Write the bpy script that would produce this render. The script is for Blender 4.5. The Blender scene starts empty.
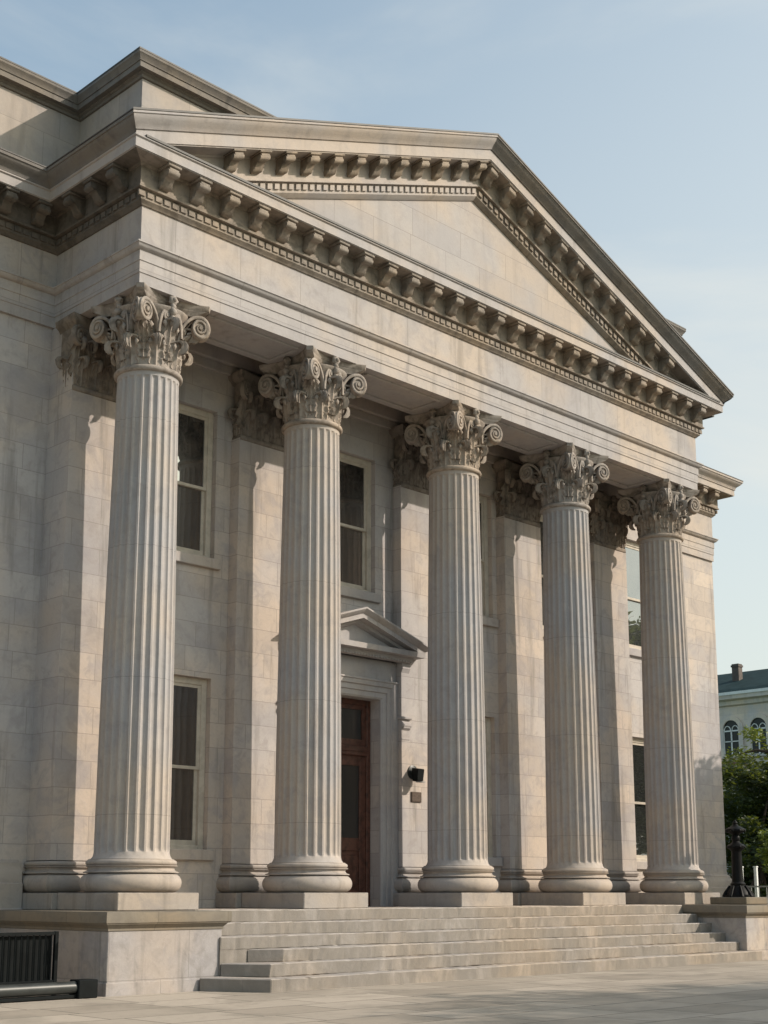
import bpy, bmesh, math, random
from math import sin, cos, pi, radians, sqrt
from mathutils import Vector, Matrix
random.seed(7)
scn = bpy.context.scene
COL = scn.collection

# ------------------------------------------------------------------ helpers
def link(name, bm, mats, parent=None, loc=None, smooth=False, autos=None):
    me = bpy.data.meshes.new(name)
    bmesh.ops.recalc_face_normals(bm, faces=bm.faces[:])
    bm.to_mesh(me); bm.free()
    if not isinstance(mats, (list, tuple)): mats = [mats]
    for m in mats: me.materials.append(m)
    if smooth:
        for p in me.polygons: p.use_smooth = True
    if autos is not None:
        for p in me.polygons: p.use_smooth = True
        me.set_sharp_from_angle(angle=radians(autos))
    o = bpy.data.objects.new(name, me); COL.objects.link(o)
    if parent is not None:
        o.parent = parent
    if loc is not None: o.location = loc
    return o

def empty(name, loc, label, cat, group=None):
    o = bpy.data.objects.new(name, None); COL.objects.link(o)
    o.location = loc; o.empty_display_size = .2
    tag(o, label, cat, group)
    return o

def tag(o, label, cat, group=None):
    o['label'] = label; o['category'] = cat
    if group: o['group'] = group
    return o

def copy_tree(o, parent=None):
    c = o.copy(); COL.objects.link(c)
    if parent is not None: c.parent = parent
    for ch in list(o.children):
        copy_tree(ch, c)
    return c

def box(bm, x0, x1, y0, y1, z0, z1, bev=0.0):
    vs = [bm.verts.new((x, y, z)) for z in (z0, z1) for y in (y0, y1) for x in (x0, x1)]
    fs = [(0,2,3,1),(4,5,7,6),(0,1,5,4),(2,6,7,3),(0,4,6,2),(1,3,7,5)]
    faces = [bm.faces.new([vs[i] for i in f]) for f in fs]
    if bev > 0:
        es = set()
        for f in faces: es.update(f.edges)
        bmesh.ops.bevel(bm, geom=list(es), offset=bev, segments=1, affect='EDGES', profile=.5)

def poly_prism(bm, pts, depth_vec):
    a = [bm.verts.new(p) for p in pts]
    b = [bm.verts.new(Vector(p) + Vector(depth_vec)) for p in pts]
    n = len(a)
    bm.faces.new(a); bm.faces.new(b[::-1])
    for i in range(n):
        bm.faces.new((a[i], b[i], b[(i+1) % n], a[(i+1) % n]))

def lathe(bm, prof, seg=48, c=(0, 0, 0), caps=True, mat=None):
    rings = []
    for r, z in prof:
        ring = []
        for k in range(seg):
            a = 2*pi*k/seg
            p = Vector((r*cos(a), r*sin(a), z))
            if mat is not None: p = mat @ p
            ring.append(bm.verts.new(p + Vector(c)))
        rings.append(ring)
    for i in range(len(rings)-1):
        for k in range(seg):
            bm.faces.new((rings[i][k], rings[i][(k+1) % seg], rings[i+1][(k+1) % seg], rings[i+1][k]))
    if caps:
        bm.faces.new(rings[0][::-1]); bm.faces.new(rings[-1])

def tube(bm, pts, rads, seg=8, flat=None):
    """sweep a circle (or ellipse) along pts"""
    rings = []; n = len(pts)
    pts = [Vector(p) for p in pts]
    ref = Vector((0, 0, 1))
    for i in range(n):
        t = (pts[min(i+1, n-1)] - pts[max(i-1, 0)]).normalized()
        s = t.cross(ref)
        if s.length < 1e-3: s = t.cross(Vector((1, 0, 0)))
        s.normalize(); u = s.cross(t).normalized()
        ring = []
        for k in range(seg):
            a = 2*pi*k/seg
            ring.append(bm.verts.new(pts[i] + s*cos(a)*rads[i] + u*sin(a)*rads[i]))
        rings.append(ring)
    for i in range(n-1):
        for k in range(seg):
            bm.faces.new((rings[i][k], rings[i][(k+1) % seg], rings[i+1][(k+1) % seg], rings[i+1][k]))
    bm.faces.new(rings[0][::-1]); bm.faces.new(rings[-1])

def offset_path(path, o):
    """offset of an open polyline to its right hand side, mitred"""
    out = []
    n = len(path)
    for i in range(n):
        if i == 0: d0 = d1 = Vector(path[1]) - Vector(path[0])
        elif i == n-1: d0 = d1 = Vector(path[-1]) - Vector(path[-2])
        else:
            d0 = Vector(path[i]) - Vector(path[i-1]); d1 = Vector(path[i+1]) - Vector(path[i])
        n0 = Vector((d0.y, -d0.x)).normalized(); n1 = Vector((d1.y, -d1.x)).normalized()
        m = (n0 + n1); m = m / (1 + n0.dot(n1))
        out.append(Vector(path[i]) + m*o)
    return out

def sweep(bm, path, prof, closed=False, caps=True, segs=None):
    cols = []
    for o, z in prof:
        cols.append([bm.verts.new((p.x, p.y, z)) for p in offset_path(path, o)])
    m = len(prof)
    for j in range(m if closed else m-1):
        a, b = cols[j], cols[(j+1) % m]
        for i in (segs if segs is not None else range(len(path)-1)):
            bm.faces.new((a[i], a[i+1], b[i+1], b[i]))
    for v in [v for v in bm.verts if not v.link_faces]: bm.verts.remove(v)
    if closed and caps:
        bm.faces.new([c[0] for c in cols]); bm.faces.new([c[-1] for c in cols][::-1])

def shear_sweep(bm, prof, xs_fn, xe, ztip, yplane, closed=True):
    """profile (o,h) extruded along x following the sloping line ztip(x)"""
    A = []; B = []
    for o, h in prof:
        x0 = xs_fn(o)
        A.append(bm.verts.new((x0, yplane-o, ztip(x0)+h)))
        B.append(bm.verts.new((xe, yplane-o, ztip(xe)+h)))
    m = len(prof)
    for j in range(m if closed else m-1):
        k = (j+1) % m
        bm.faces.new((A[j], B[j], B[k], A[k]))
    if closed:
        bm.faces.new(A[::-1]); bm.faces.new(B)

def wall_open(bm, x0, x1, z0, z1, y, depth, ops, axis='x'):
    """wall face at y with rectangular openings (x0,x1,z0,z1) and their reveals going back by depth"""
    xs = sorted(set([x0, x1] + [v for o in ops for v in o[:2]]))
    zs = sorted(set([z0, z1] + [v for o in ops for v in o[2:]]))
    def P(a, yy, z): return (a, yy, z) if axis == 'x' else (yy, a, z)
    for i in range(len(xs)-1):
        for j in range(len(zs)-1):
            cx, cz = (xs[i]+xs[i+1])/2, (zs[j]+zs[j+1])/2
            if any(o[0] < cx < o[1] and o[2] < cz < o[3] for o in ops): continue
            bm.faces.new([bm.verts.new(P(*p)) for p in ((xs[i], y, zs[j]), (xs[i+1], y, zs[j]), (xs[i+1], y, zs[j+1]), (xs[i], y, zs[j+1]))])
    for a, b, c, d in ops:
        q = [(a, c), (b, c), (b, d), (a, d)]
        for k in range(4):
            p, r = q[k], q[(k+1) % 4]
            bm.faces.new([bm.verts.new(P(p[0], y, p[1])), bm.verts.new(P(r[0], y, r[1])),
                          bm.verts.new(P(r[0], y+depth, r[1])), bm.verts.new(P(p[0], y+depth, p[1]))])

# ------------------------------------------------------------------ materials
def new_mat(name):
    m = bpy.data.materials.new(name); m.use_nodes = True
    nt = m.node_tree; nt.nodes.clear()
    out = nt.nodes.new('ShaderNodeOutputMaterial')
    b = nt.nodes.new('ShaderNodeBsdfPrincipled')
    nt.links.new(b.outputs[0], out.inputs[0])
    return m, nt, b

class NT:
    def __init__(s, nt): s.nt = nt
    def n(s, t, **k):
        x = s.nt.nodes.new(t)
        for a, v in k.items():
            if a.startswith('i_'):
                key = a[2:]
                key = int(key) if key.isdigit() else key.replace('_', ' ')
                x.inputs[key].default_value = v
            else: setattr(x, a, v)
        return x
    def l(s, a, b): s.nt.links.new(a, b)
    def math(s, op, a, b=None, c=None):
        x = s.n('ShaderNodeMath', operation=op)
        for i, v in enumerate((a, b, c)):
            if v is None: continue
            if isinstance(v, (int, float)): x.inputs[i].default_value = v
            else: s.l(v, x.inputs[i])
        return x.outputs[0]
    def mix(s, f, a, b, mode='MIX'):
        x = s.n('ShaderNodeMix', data_type='RGBA', blend_type=mode)
        for key, v in ((0, f), (6, a), (7, b)):
            if isinstance(v, (int, float)): x.inputs[key].default_value = v
            elif isinstance(v, tuple): x.inputs[key].default_value = v if len(v) == 4 else (*v, 1)
            else: s.l(v, x.inputs[key])
        return x.outputs[2]
    def noise(s, vec, scale, detail=4, rough=.55, dist=0):
        x = s.n('ShaderNodeTexNoise'); s.l(vec, x.inputs['Vector'])
        x.inputs['Scale'].default_value = scale; x.inputs['Detail'].default_value = detail
        x.inputs['Roughness'].default_value = rough; x.inputs['Distortion'].default_value = dist
        return x.outputs[0]
    def ramp(s, f, lo, hi, a=0.0, b=1.0):
        x = s.n('ShaderNodeMapRange', clamp=True); x.interpolation_type = 'SMOOTHSTEP'
        s.l(f, x.inputs[0])
        for i, v in zip((1, 2, 3, 4), (lo, hi, a, b)): x.inputs[i].default_value = v
        return x.outputs[0]

def stone(name, base, blocks=None, drums=None, stain=.5, dirt=(.105, .096, .085), bump=.25, rough=.82, offs=.5, blockvar=.10, zoff=0, grime=0, blot=0, riser=0, joint_w=.006, rowshift=0):
    """weathered limestone; blocks=(length,height) gives ashlar joints on walls; drums=spacing gives horizontal drum joints"""
    base = (base[0], base[1]*.978, base[2]*1.012)
    m, nt, b = new_mat(name); N = NT(nt)
    geo = N.n('ShaderNodeNewGeometry'); pos = geo.outputs['Position']
    sep = N.n('ShaderNodeSeparateXYZ'); N.l(pos, sep.inputs[0])
    sn = N.n('ShaderNodeSeparateXYZ'); N.l(geo.outputs['True Normal'], sn.inputs[0])
    def sc(v, x, y, z):
        mp = N.n('ShaderNodeMapping'); N.l(v, mp.inputs[0]); mp.inputs['Scale'].default_value = (x, y, z); return mp.outputs[0]
    big = N.noise(pos, .55, 3, .55)
    med = N.noise(pos, 2.3, 5, .62, .6)
    fin = N.noise(pos, 26, 5, .65)
    streak = N.noise(sc(pos, 2.6, 2.6, .22), 1.6, 5, .6, .3)
    warm = tuple(c*f for c, f in zip(base, (1.07, 1.0, .90)))
    cool = tuple(c*f for c, f in zip(base, (.90, .94, .99)))
    c = N.mix(N.ramp(big, .36, .64), warm, cool)
    if blocks:
        u = N.mix(N.math('GREATER_THAN', N.math('ABSOLUTE', sn.outputs[0]), .7), (0, 0, 0, 1), (1, 1, 1, 1))
        s2 = N.n('ShaderNodeSeparateColor'); N.l(u, s2.inputs[0])
        f = s2.outputs[0]
        uu = N.math('ADD', N.math('MULTIPLY', sep.outputs[0], N.math('SUBTRACT', 1.0, f)), N.math('MULTIPLY', sep.outputs[1], f))
        if rowshift: uu = N.math('ADD', uu, N.math('MULTIPLY', N.math('FLOOR', N.math('DIVIDE', N.math('SUBTRACT', sep.outputs[2], .001), rowshift)), .77))
        cv = N.n('ShaderNodeCombineXYZ'); N.l(uu, cv.inputs[0]); N.l(N.math('ADD', sep.outputs[2], zoff), cv.inputs[1])
        bt = N.n('ShaderNodeTexBrick', offset=offs, squash=.72, squash_frequency=3, offset_frequency=2)
        N.l(cv.outputs[0], bt.inputs['Vector'])
        bt.inputs['Scale'].default_value = 1.0
        bt.inputs['Brick Width'].default_value = blocks[0]; bt.inputs['Row Height'].default_value = blocks[1]
        bt.inputs['Mortar Size'].default_value = joint_w; bt.inputs['Mortar Smooth'].default_value = .25
        bt.inputs['Bias'].default_value = 0.0
        bt.inputs['Color1'].default_value = (0, 0, 0, 1); bt.inputs['Color2'].default_value = (1, 1, 1, 1)
        bt.inputs['Mortar'].default_value = (.5, .5, .5, 1)
        lo = tuple(x*(1-blockvar) for x in (1, 1.0, 1.01)); hi = tuple(x*(1+blockvar) for x in (1.0, .985, .96))
        tint = N.mix(bt.outputs['Color'], lo, hi)
        c = N.mix(1.0, c, tint, 'MULTIPLY')
        # the veins inside each block differ
        blk_pos = N.n('ShaderNodeVectorMath', operation='ADD'); N.l(pos, blk_pos.inputs[0])
        bs = N.n('ShaderNodeVectorMath', operation='SCALE'); N.l(bt.outputs['Color'], bs.inputs[0]); bs.inputs[3].default_value = 9
        N.l(bs.outputs[0], blk_pos.inputs[1])
        vein = N.noise(blk_pos.outputs[0], 3.2, 6, .68, 1.4)
    else:
        vein = N.noise(pos, 3.2, 6, .66, 1.2)
    c = N.mix(N.math('MULTIPLY', N.ramp(vein, .50, .70), .55*stain+.08), c, tuple(x*.70 for x in base))
    c = N.mix(N.math('MULTIPLY', N.ramp(vein, .44, .28), .30), c, tuple(x*1.16 for x in base))
    c = N.mix(N.math('MULTIPLY', N.ramp(streak, .52, .74), .55*stain), c, dirt)
    c = N.mix(N.math('MULTIPLY', N.ramp(med, .54, .72), .55*stain), c, tuple(x*.62 for x in base))
    cloud = N.noise(pos, 1.25, 6, .62, 1.6)
    c = N.mix(N.math('MULTIPLY', N.ramp(cloud, .50, .66), .42*stain+.06), c, tuple(x*f for x, f in zip(base, (.66, .68, .74))))
    c = N.mix(N.ramp(fin, .3, .75, 0, .16), c, tuple(x*.6 for x in base))
    if grime:
        up = N.ramp(sn.outputs[2], .35, .85)
        g2 = N.noise(pos, 3.5, 5, .7)
        c = N.mix(N.math('MULTIPLY', N.math('MULTIPLY', N.ramp(g2, .35, .6), up), grime), c, (.10, .095, .085))
    if blot:
        b1 = N.noise(pos, 5.5, 5, .6, .5)
        c = N.mix(N.math('MULTIPLY', N.ramp(b1, .46, .64), blot), c, dirt)
    if riser:  # vertical faces darkened: riser dirt, and shade put into the colour
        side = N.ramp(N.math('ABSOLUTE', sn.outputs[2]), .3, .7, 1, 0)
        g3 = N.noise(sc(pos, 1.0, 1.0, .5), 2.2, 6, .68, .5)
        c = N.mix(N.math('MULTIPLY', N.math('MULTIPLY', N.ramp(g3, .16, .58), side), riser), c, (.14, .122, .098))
    pit = N.noise(pos, 60, 3, .7)
    h = N.math('ADD', N.math('MULTIPLY', fin, .5), N.math('MULTIPLY', pit, .25))
    h = N.math('ADD', h, N.math('MULTIPLY', med, .5))
    joint = None
    if blocks: joint = bt.outputs['Fac']
    if drums:
        fr = N.math('FRACT', N.math('DIVIDE', N.math('ADD', sep.outputs[2], zoff), drums))
        joint = N.ramp(N.math('ABSOLUTE', N.math('SUBTRACT', fr, .5)), .0008, .0040/drums*1.6, 1, 0)
    if joint is not None:
        h = N.math('SUBTRACT', h, N.math('MULTIPLY', joint, 2.2))
        c = N.mix(N.math('MULTIPLY', joint, .55), c, tuple(x*.45 for x in base))
    bp = N.n('ShaderNodeBump'); bp.inputs['Strength'].default_value = bump; bp.inputs['Distance'].default_value = .02
    N.l(h, bp.inputs['Height'])
    N.l(c, b.inputs['Base Color']); N.l(bp.outputs[0], b.inputs['Normal'])
    b.inputs['Roughness'].default_value = rough
    b.inputs['Specular IOR Level'].default_value = .25
    return m

def plain(name, col, rough=.6, metal=0.0, noise=0.0, nscale=8, bump=0.0, spec=.5):
    m, nt, b = new_mat(name); N = NT(nt)
    geo = N.n('ShaderNodeNewGeometry')
    f = N.noise(geo.outputs['Position'], nscale, 5, .6)
    c = N.mix(N.ramp(f, .35, .7), tuple(x*(1+noise) for x in col), tuple(x*(1-noise) for x in col))
    N.l(c, b.inputs['Base Color'])
    b.inputs['Roughness'].default_value = rough; b.inputs['Metallic'].default_value = metal
    b.inputs['Specular IOR Level'].default_value = spec
    if bump:
        bp = N.n('ShaderNodeBump'); bp.inputs['Strength'].default_value = bump; bp.inputs['Distance'].default_value = .01
        N.l(f, bp.inputs['Height']); N.l(bp.outputs[0], b.inputs['Normal'])
    return m

LIME = (0.402, 0.371, 0.340)
M = {}
M['ashlar'] = stone('ashlar_limestone', tuple(c*1.13 for c in LIME), blocks=(1.02, .405), stain=.85, blockvar=.11, zoff=.05)
M['frieze'] = stone('frieze_limestone', LIME, blocks=(1.75, 1.2), stain=.75, zoff=.53, blockvar=.07)
M['tymp'] = stone('tympanum_limestone', LIME, blocks=(1.3, .52), stain=.35, zoff=.1, blockvar=.06)
M['stone'] = stone('carved_limestone', LIME, stain=.55)
M['shaft'] = stone('shaft_limestone', (0.390, 0.364, 0.336), drums=1.93, stain=.6, zoff=.55)
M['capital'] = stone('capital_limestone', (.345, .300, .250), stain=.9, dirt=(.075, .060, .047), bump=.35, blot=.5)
M['dimcapital'] = stone('soot_darkened_capital', (.235, .203, .168), stain=.9, dirt=(.06, .05, .04), bump=.35, blot=.5)  # darker tone of the capital stone, used on the pilaster capitals
M['base'] = stone('base_limestone', (0.378, 0.343, 0.304), stain=.7)
M['plinth'] = stone('plinth_stone', (0.354, 0.322, 0.283), stain=.8, grime=.5)
M['cheek'] = stone('pedestal_stone', (0.390, 0.360, 0.329), blocks=(1.25, .78), blot=.16, stain=1.0, zoff=.6, bump=.3)
M['coping'] = stone('coping_stone', (.215, .186, .140), blocks=(1.6, 3), stain=.9, grime=.7, dirt=(.13, .115, .08))
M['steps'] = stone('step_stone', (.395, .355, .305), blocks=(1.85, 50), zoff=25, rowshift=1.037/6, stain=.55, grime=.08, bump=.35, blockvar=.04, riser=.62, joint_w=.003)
M['attic'] = stone('attic_limestone', (0.384, 0.359, 0.330), blocks=(1.3, .62), stain=.5, zoff=.3)
M['weathered'] = stone('soot_weathered_stone', (.185, .170, .150), stain=1.0, dirt=(.06, .055, .05), bump=.35)  # weather staining; on the left cymatium the dark also stands in for shade
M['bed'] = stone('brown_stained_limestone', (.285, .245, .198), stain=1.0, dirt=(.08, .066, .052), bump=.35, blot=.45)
M['soot'] = stone('soot_blackened_limestone', (.135, .118, .098), stain=1.0, dirt=(.05, .044, .038), bump=.35, blot=.5)  # darker tone of the bed stone, for the left wing and return
M['sooty'] = stone('sooty_limestone', (.22, .198, .17), stain=1.0, dirt=(.075, .068, .06), bump=.35)
M['lead'] = plain('weathered_lead', (.045, .04, .036), .6, 0, .3, 3)
M['trim'] = plain('cream_painted_wood', (.43, .375, .31), .5, 0, .12, 6)
M['door'] = plain('red_brown_varnished_wood', (.075, .030, .020), .42, 0, .4, 9, .1)
M['iron'] = plain('black_cast_iron', (.006, .006, .0065), .5, .0, .3, 12, .15, .12)
M['blackpaint'] = plain('black_painted_steel', (.006, .0075, .008), .5, 0, .25, 5, 0, .12)
M['pipe'] = plain('dark_steel_pipe', (.028, .031, .030), .40, .0, .25, 6, 0, .4)
M['plaque'] = plain('bronze_plaque', (.075, .052, .040), .5, .4, .25, 30)
M['whitepost'] = plain('white_painted_post', (.75, .75, .74), .6, 0, .05, 4)
M['grayrail'] = plain('grey_galvanised_rail', (.28, .29, .29), .5, .5, .1, 4)
M['slate'] = plain('green_slate_roof', (.018, .036, .038), .8, 0, .18, 1.5, 0, .1)
M['farstone'] = stone('far_grey_stone', (.66, .61, .55), blocks=(1.2, .5), stain=.35, bump=.1)
M['awning'] = plain('dull_red_cloth', (.16, .065, .05), .8, 0, .1, 2)
M['brick'] = plain('brown_brick_wall', (.10, .08, .07), .85, 0, .2, 3)

def glass(name, refl, tint=(.012, .013, .013)):
    m, nt, b = new_mat(name); N = NT(nt)
    out = [n for n in nt.nodes if n.type == 'OUTPUT_MATERIAL'][0]
    b.inputs['Base Color'].default_value = (*tint, 1); b.inputs['Roughness'].default_value = .3
    g = N.n('ShaderNodeBsdfGlossy'); g.inputs['Roughness'].default_value = .01; g.inputs['Color'].default_value = (.92, .96, 1, 1)
    geo = N.n('ShaderNodeNewGeometry')
    f = N.noise(geo.outputs['Position'], 1.1, 2, .5)
    bp = N.n('ShaderNodeBump'); bp.inputs['Strength'].default_value = .09; bp.inputs['Distance'].default_value = .05
    N.l(f, bp.inputs['Height']); N.l(bp.outputs[0], g.inputs['Normal'])
    fr = N.n('ShaderNodeFresnel'); fr.inputs['IOR'].default_value = 1.5
    k = N.math('MINIMUM', N.math('ADD', N.math('MULTIPLY', fr.outputs[0], 1.3), refl), 1.0)
    mx = N.n('ShaderNodeMixShader'); N.l(k, mx.inputs[0]); N.l(b.outputs[0], mx.inputs[1]); N.l(g.outputs[0], mx.inputs[2])
    N.l(mx.outputs[0], out.inputs[0])
    return m
M['glass'] = glass('window_glass', .21)
M['doorglass'] = glass('door_glass', .02)

M['farpane'] = plain('dark_far_pane', (.012, .013, .015), .25, 0, .1, 2, 0, .3)
def paving():
    m, nt, b = new_mat('plaza_flagstones'); N = NT(nt)
    geo = N.n('ShaderNodeNewGeometry'); pos = geo.outputs['Position']
    mp = N.n('ShaderNodeMapping'); N.l(pos, mp.inputs[0]); mp.inputs['Rotation'].default_value = (0, 0, 0)
    bt = N.n('ShaderNodeTexBrick', offset=.37, squash=.8, squash_frequency=2)
    N.l(mp.outputs[0], bt.inputs['Vector'])
    for k, v in (('Scale', 1.0), ('Brick Width', 1.5), ('Row Height', .82), ('Mortar Size', .013), ('Mortar Smooth', .3)): bt.inputs[k].default_value = v
    bt.inputs['Color1'].default_value = (.30, .256, .208, 1); bt.inputs['Color2'].default_value = (.42, .362, .30, 1); bt.inputs['Mortar'].default_value = (.085, .075, .062, 1)
    big = N.noise(pos, .7, 4, .6, .4); fin = N.noise(pos, 9, 6, .7)
    c = N.mix(N.math('MULTIPLY', N.ramp(big, .48, .68), .5), bt.outputs['Color'], (.21, .185, .15))
    c = N.mix(N.ramp(fin, .45, .8, 0, .4), c, (.17, .15, .125))
    st = N.noise(pos, .33, 5, .65, 1.0)
    c = N.mix(N.math('MULTIPLY', N.ramp(st, .50, .62), .35), c, (.16, .138, .112))
    N.l(c, b.inputs['Base Color'])
    h = N.math('SUBTRACT', N.math('MULTIPLY', fin, .4), N.math('MULTIPLY', bt.outputs['Fac'], 1.4))
    bp = N.n('ShaderNodeBump'); bp.inputs['Strength'].default_value = .35; bp.inputs['Distance'].default_value = .015
    N.l(h, bp.inputs['Height']); N.l(bp.outputs[0], b.inputs['Normal'])
    b.inputs['Roughness'].default_value = .75
    return m
M['paving'] = paving()
M['asphalt'] = plain('asphalt', (.055, .054, .052), .9, 0, .2, 4, .2)
M['lawn'] = plain('short_lawn', (.05, .085, .025), .95, 0, .3, 3, .3)

def leafmat(name, a, bcol):
    m, nt, b = new_mat(name); N = NT(nt)
    geo = N.n('ShaderNodeNewGeometry')
    rnd = geo.outputs['Random Per Island']
    c = N.mix(rnd, a, bcol)
    out = [n for n in nt.nodes if n.type == 'OUTPUT_MATERIAL'][0]
    N.l(c, b.inputs['Base Color']); b.inputs['Roughness'].default_value = .55
    tr = N.n('ShaderNodeBsdfTranslucent'); N.l(N.mix(.5, c, (.32, .36, .04)), tr.inputs[0])
    mx = N.n('ShaderNodeMixShader'); mx.inputs[0].default_value = .35
    N.l(b.outputs[0], mx.inputs[1]); N.l(tr.outputs[0], mx.inputs[2]); N.l(mx.outputs[0], out.inputs[0])
    return m
M['leafdark'] = leafmat('dark_green_leaf', (.012, .026, .008), (.032, .055, .014))
M['leaflight'] = leafmat('yellow_green_leaf', (.09, .13, .018), (.17, .19, .03))
M['bark'] = plain('bark', (.075, .055, .04), .9, 0, .3, 10, .5)

# ------------------------------------------------------------------ geometry constants (metres)
S = 3.426                     # column spacing
FLOOR, PTOP, NECK, ARCH = 1.037, 1.277, 8.89, 10.043
TAEN, FRZ = 10.662, 11.27
CB, CT, TIP = 11.865, 12.055, 12.28
XL, XR, YF = -.62, 14.32, -.61          # portico frieze planes
YW, YP, YWALL, YR = 1.70, 1.10, 1.33, 2.70   # left frieze, pilaster face, porch wall, right wing frieze
XSTEP, XEND = 16.3, 20.35
XC = 6.85
APEX = 15.29
K = (APEX-TIP)/(XC-(XL-.64))
def ztipL(x): return TIP + (x-(XL-.64))*K
def ztipR(x): return TIP + ((XR+.64)-x)*K

bld = empty('neoclassical_building', (0, 0, 0), 'pale limestone building with five fluted columns under a pediment above wide steps', 'building')

# ------------------------------------------------------------------ columns
def shaft_mesh():
    bm = bmesh.new()
    z0, z1 = PTOP+.46, NECK
    H = z1-z0; NFL = 24; PER = 10
    levels = [0, .006, .012, .014, .0155, .0175, .020, .0225, .026] + [.026+.95*i/18 for i in range(1, 19)] + [.9795, .982, .984, .9855, .987, .990, 1.0]
    rings = []
    for t in levels:
        z = z0 + H*t
        r = .530 - .072*(t**1.6)                    # entasis
        if t < .012: r += .04*(1-t/.012)**2         # apophyge
        if t > .99: r += .015*((t-.99)/.01)
        # flute depth fades into a rounded end
        def fade(d):                               # d = distance (m) from the flute end
            if d <= 0: return 0
            w = .07
            return 1.0 if d >= w else sqrt(1-(1-d/w)**2)
        d = min((t-.013)*H, (.9865-t)*H)
        fd = fade(d)
        ring = []
        for k in range(NFL*PER):
            ph = (k % PER)/PER
            dep = 0
            if .11 < ph < .89:
                q = (ph-.5)/.39
                dep = sqrt(max(0, 1-q*q))*.038*fd*(r/.53)
            a = 2*pi*k/(NFL*PER)
            ring.append(bm.verts.new(((r-dep)*cos(a), (r-dep)*sin(a), z)))
        rings.append(ring)
    n = NFL*PER
    for i in range(len(rings)-1):
        for k in range(n):
            bm.faces.new((rings[i][k], rings[i][(k+1) % n], rings[i+1][(k+1) % n], rings[i+1][k]))
    bm.faces.new(rings[0][::-1]); bm.faces.new(rings[-1])
    return bm

def arc(cx, cz, r, a0, a1, n):
    return [(cx+r*cos(radians(a0+(a1-a0)*i/n)), cz+r*sin(radians(a0+(a1-a0)*i/n))) for i in range(n+1)]

def base_profile(k=1.0):
    p = [(.60, 0)]
    p += arc(.575, .135, .135, -90, 90, 10)                  # lower torus  (r .71)
    p += [(.665, .272), (.665, .285)]
    p += [(.635, .292), (.61, .31), (.60, .33), (.607, .35), (.63, .362)]   # scotia
    p += [(.645, .364), (.645, .374)]
    p += arc(.60, .412, .037, -90, 90, 7)
    p += [(.60, .452), (.60, .46)]
    return p

def leaf(bm, M4, h, w, curl=.11, lean=.06, nu=13, nv=22):
    """one acanthus leaf: local x = width, y = outwards, z = up; base at origin"""
    grid = []
    # midline with the tip curling outwards and down
    mid = []
    hs = h - curl*.55
    for j in range(nv+1):
        t = j/nv
        if t < .7:
            s = t/.7
            mid.append((lean*s*s + .012, hs*s))
        else:
            a = (t-.7)/.3*radians(235)
            mid.append((lean + .012 + curl*.55*(1-cos(a))*1.0, hs + curl*.55*sin(a)))
    for j in range(nv+1):
        t = j/nv
        wid = w*(.78+.35*sin(pi*min(1, t*1.25)))*(1 if t < .72 else max(.22, 1-(t-.72)/.28*.85))
        lob = 1 + .34*abs(sin(t*pi*4.5))**.7 - .2
        row = []
        for i in range(nu):
            u = (i/(nu-1)-.5)*2
            x = u*wid*.5*lob
            o, z = mid[j]
            o2 = o - .055*u*u*(w/.3) + .026*cos(u*pi*4)*(1-t*.4) + .022*cos(t*pi*9)*abs(u)
            row.append((x, o2, z - .03*abs(u)*sin(t*pi*4.5)**2))
        grid.append(row)
    th = .028
    vf = [[bm.verts.new(M4 @ Vector(p)) for p in row] for row in grid]
    vb = []
    for j in range(nv+1):
        rb = []
        a, c = mid[max(0, j-1)], mid[min(nv, j+1)]
        tx, tz = c[0]-a[0], c[1]-a[1]
        L = sqrt(tx*tx+tz*tz) or 1
        nx, nz = -tz/L, tx/L
        for i in range(nu):
            p = grid[j][i]
            rb.append(bm.verts.new(M4 @ Vector((p[0]*.95, p[1]+nx*th, p[2]+nz*th))))
        vb.append(rb)
    for j in range(nv):
        for i in range(nu-1):
            bm.faces.new((vf[j][i], vf[j][i+1], vf[j+1][i+1], vf[j+1][i]))
            bm.faces.new((vb[j][i+1], vb[j][i], vb[j+1][i], vb[j+1][i+1]))
        bm.faces.new((vf[j][0], vf[j+1][0], vb[j+1][0], vb[j][0]))
        bm.faces.new((vf[j+1][-1], vf[j][-1], vb[j][-1], vb[j+1][-1]))
    for i in range(nu-1):
        bm.faces.new((vf[nv][i], vf[nv][i+1], vb[nv][i+1], vb[nv][i]))

def ribbon(bm, pts2, th, wid, M4, dish=.25):
    """ribbon of radial thickness th[i] and axial width wid[i]; pts2 in the local x (outwards) / z plane; y is axial"""
    n = len(pts2); rings = []
    for i in range(n):
        a = Vector(pts2[max(0, i-1)]); c = Vector(pts2[min(n-1, i+1)])
        t = (c-a).normalized(); nn = Vector((-t.y, t.x))
        w, h = wid[i]*.5, th[i]*.5
        sec = [(-h, -w*.8), (-h*.6, -w), (h*.6, -w), (h, -w*.8), (h*.55, 0), (h, w*.8), (h*.6, w), (-h*.6, w), (-h, w*.8)]
        ring = []
        for s, y in sec:
            p = Vector(pts2[i]) + nn*s
            ring.append(bm.verts.new(M4 @ Vector((p.x, y, p.y))))
        rings.append(ring)
    m = len(rings[0])
    for i in range(n-1):
        for k in range(m):
            bm.faces.new((rings[i][k], rings[i][(k+1) % m], rings[i+1][(k+1) % m], rings[i+1][k]))
    bm.faces.new(rings[0][::-1]); bm.faces.new(rings[-1])

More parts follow.
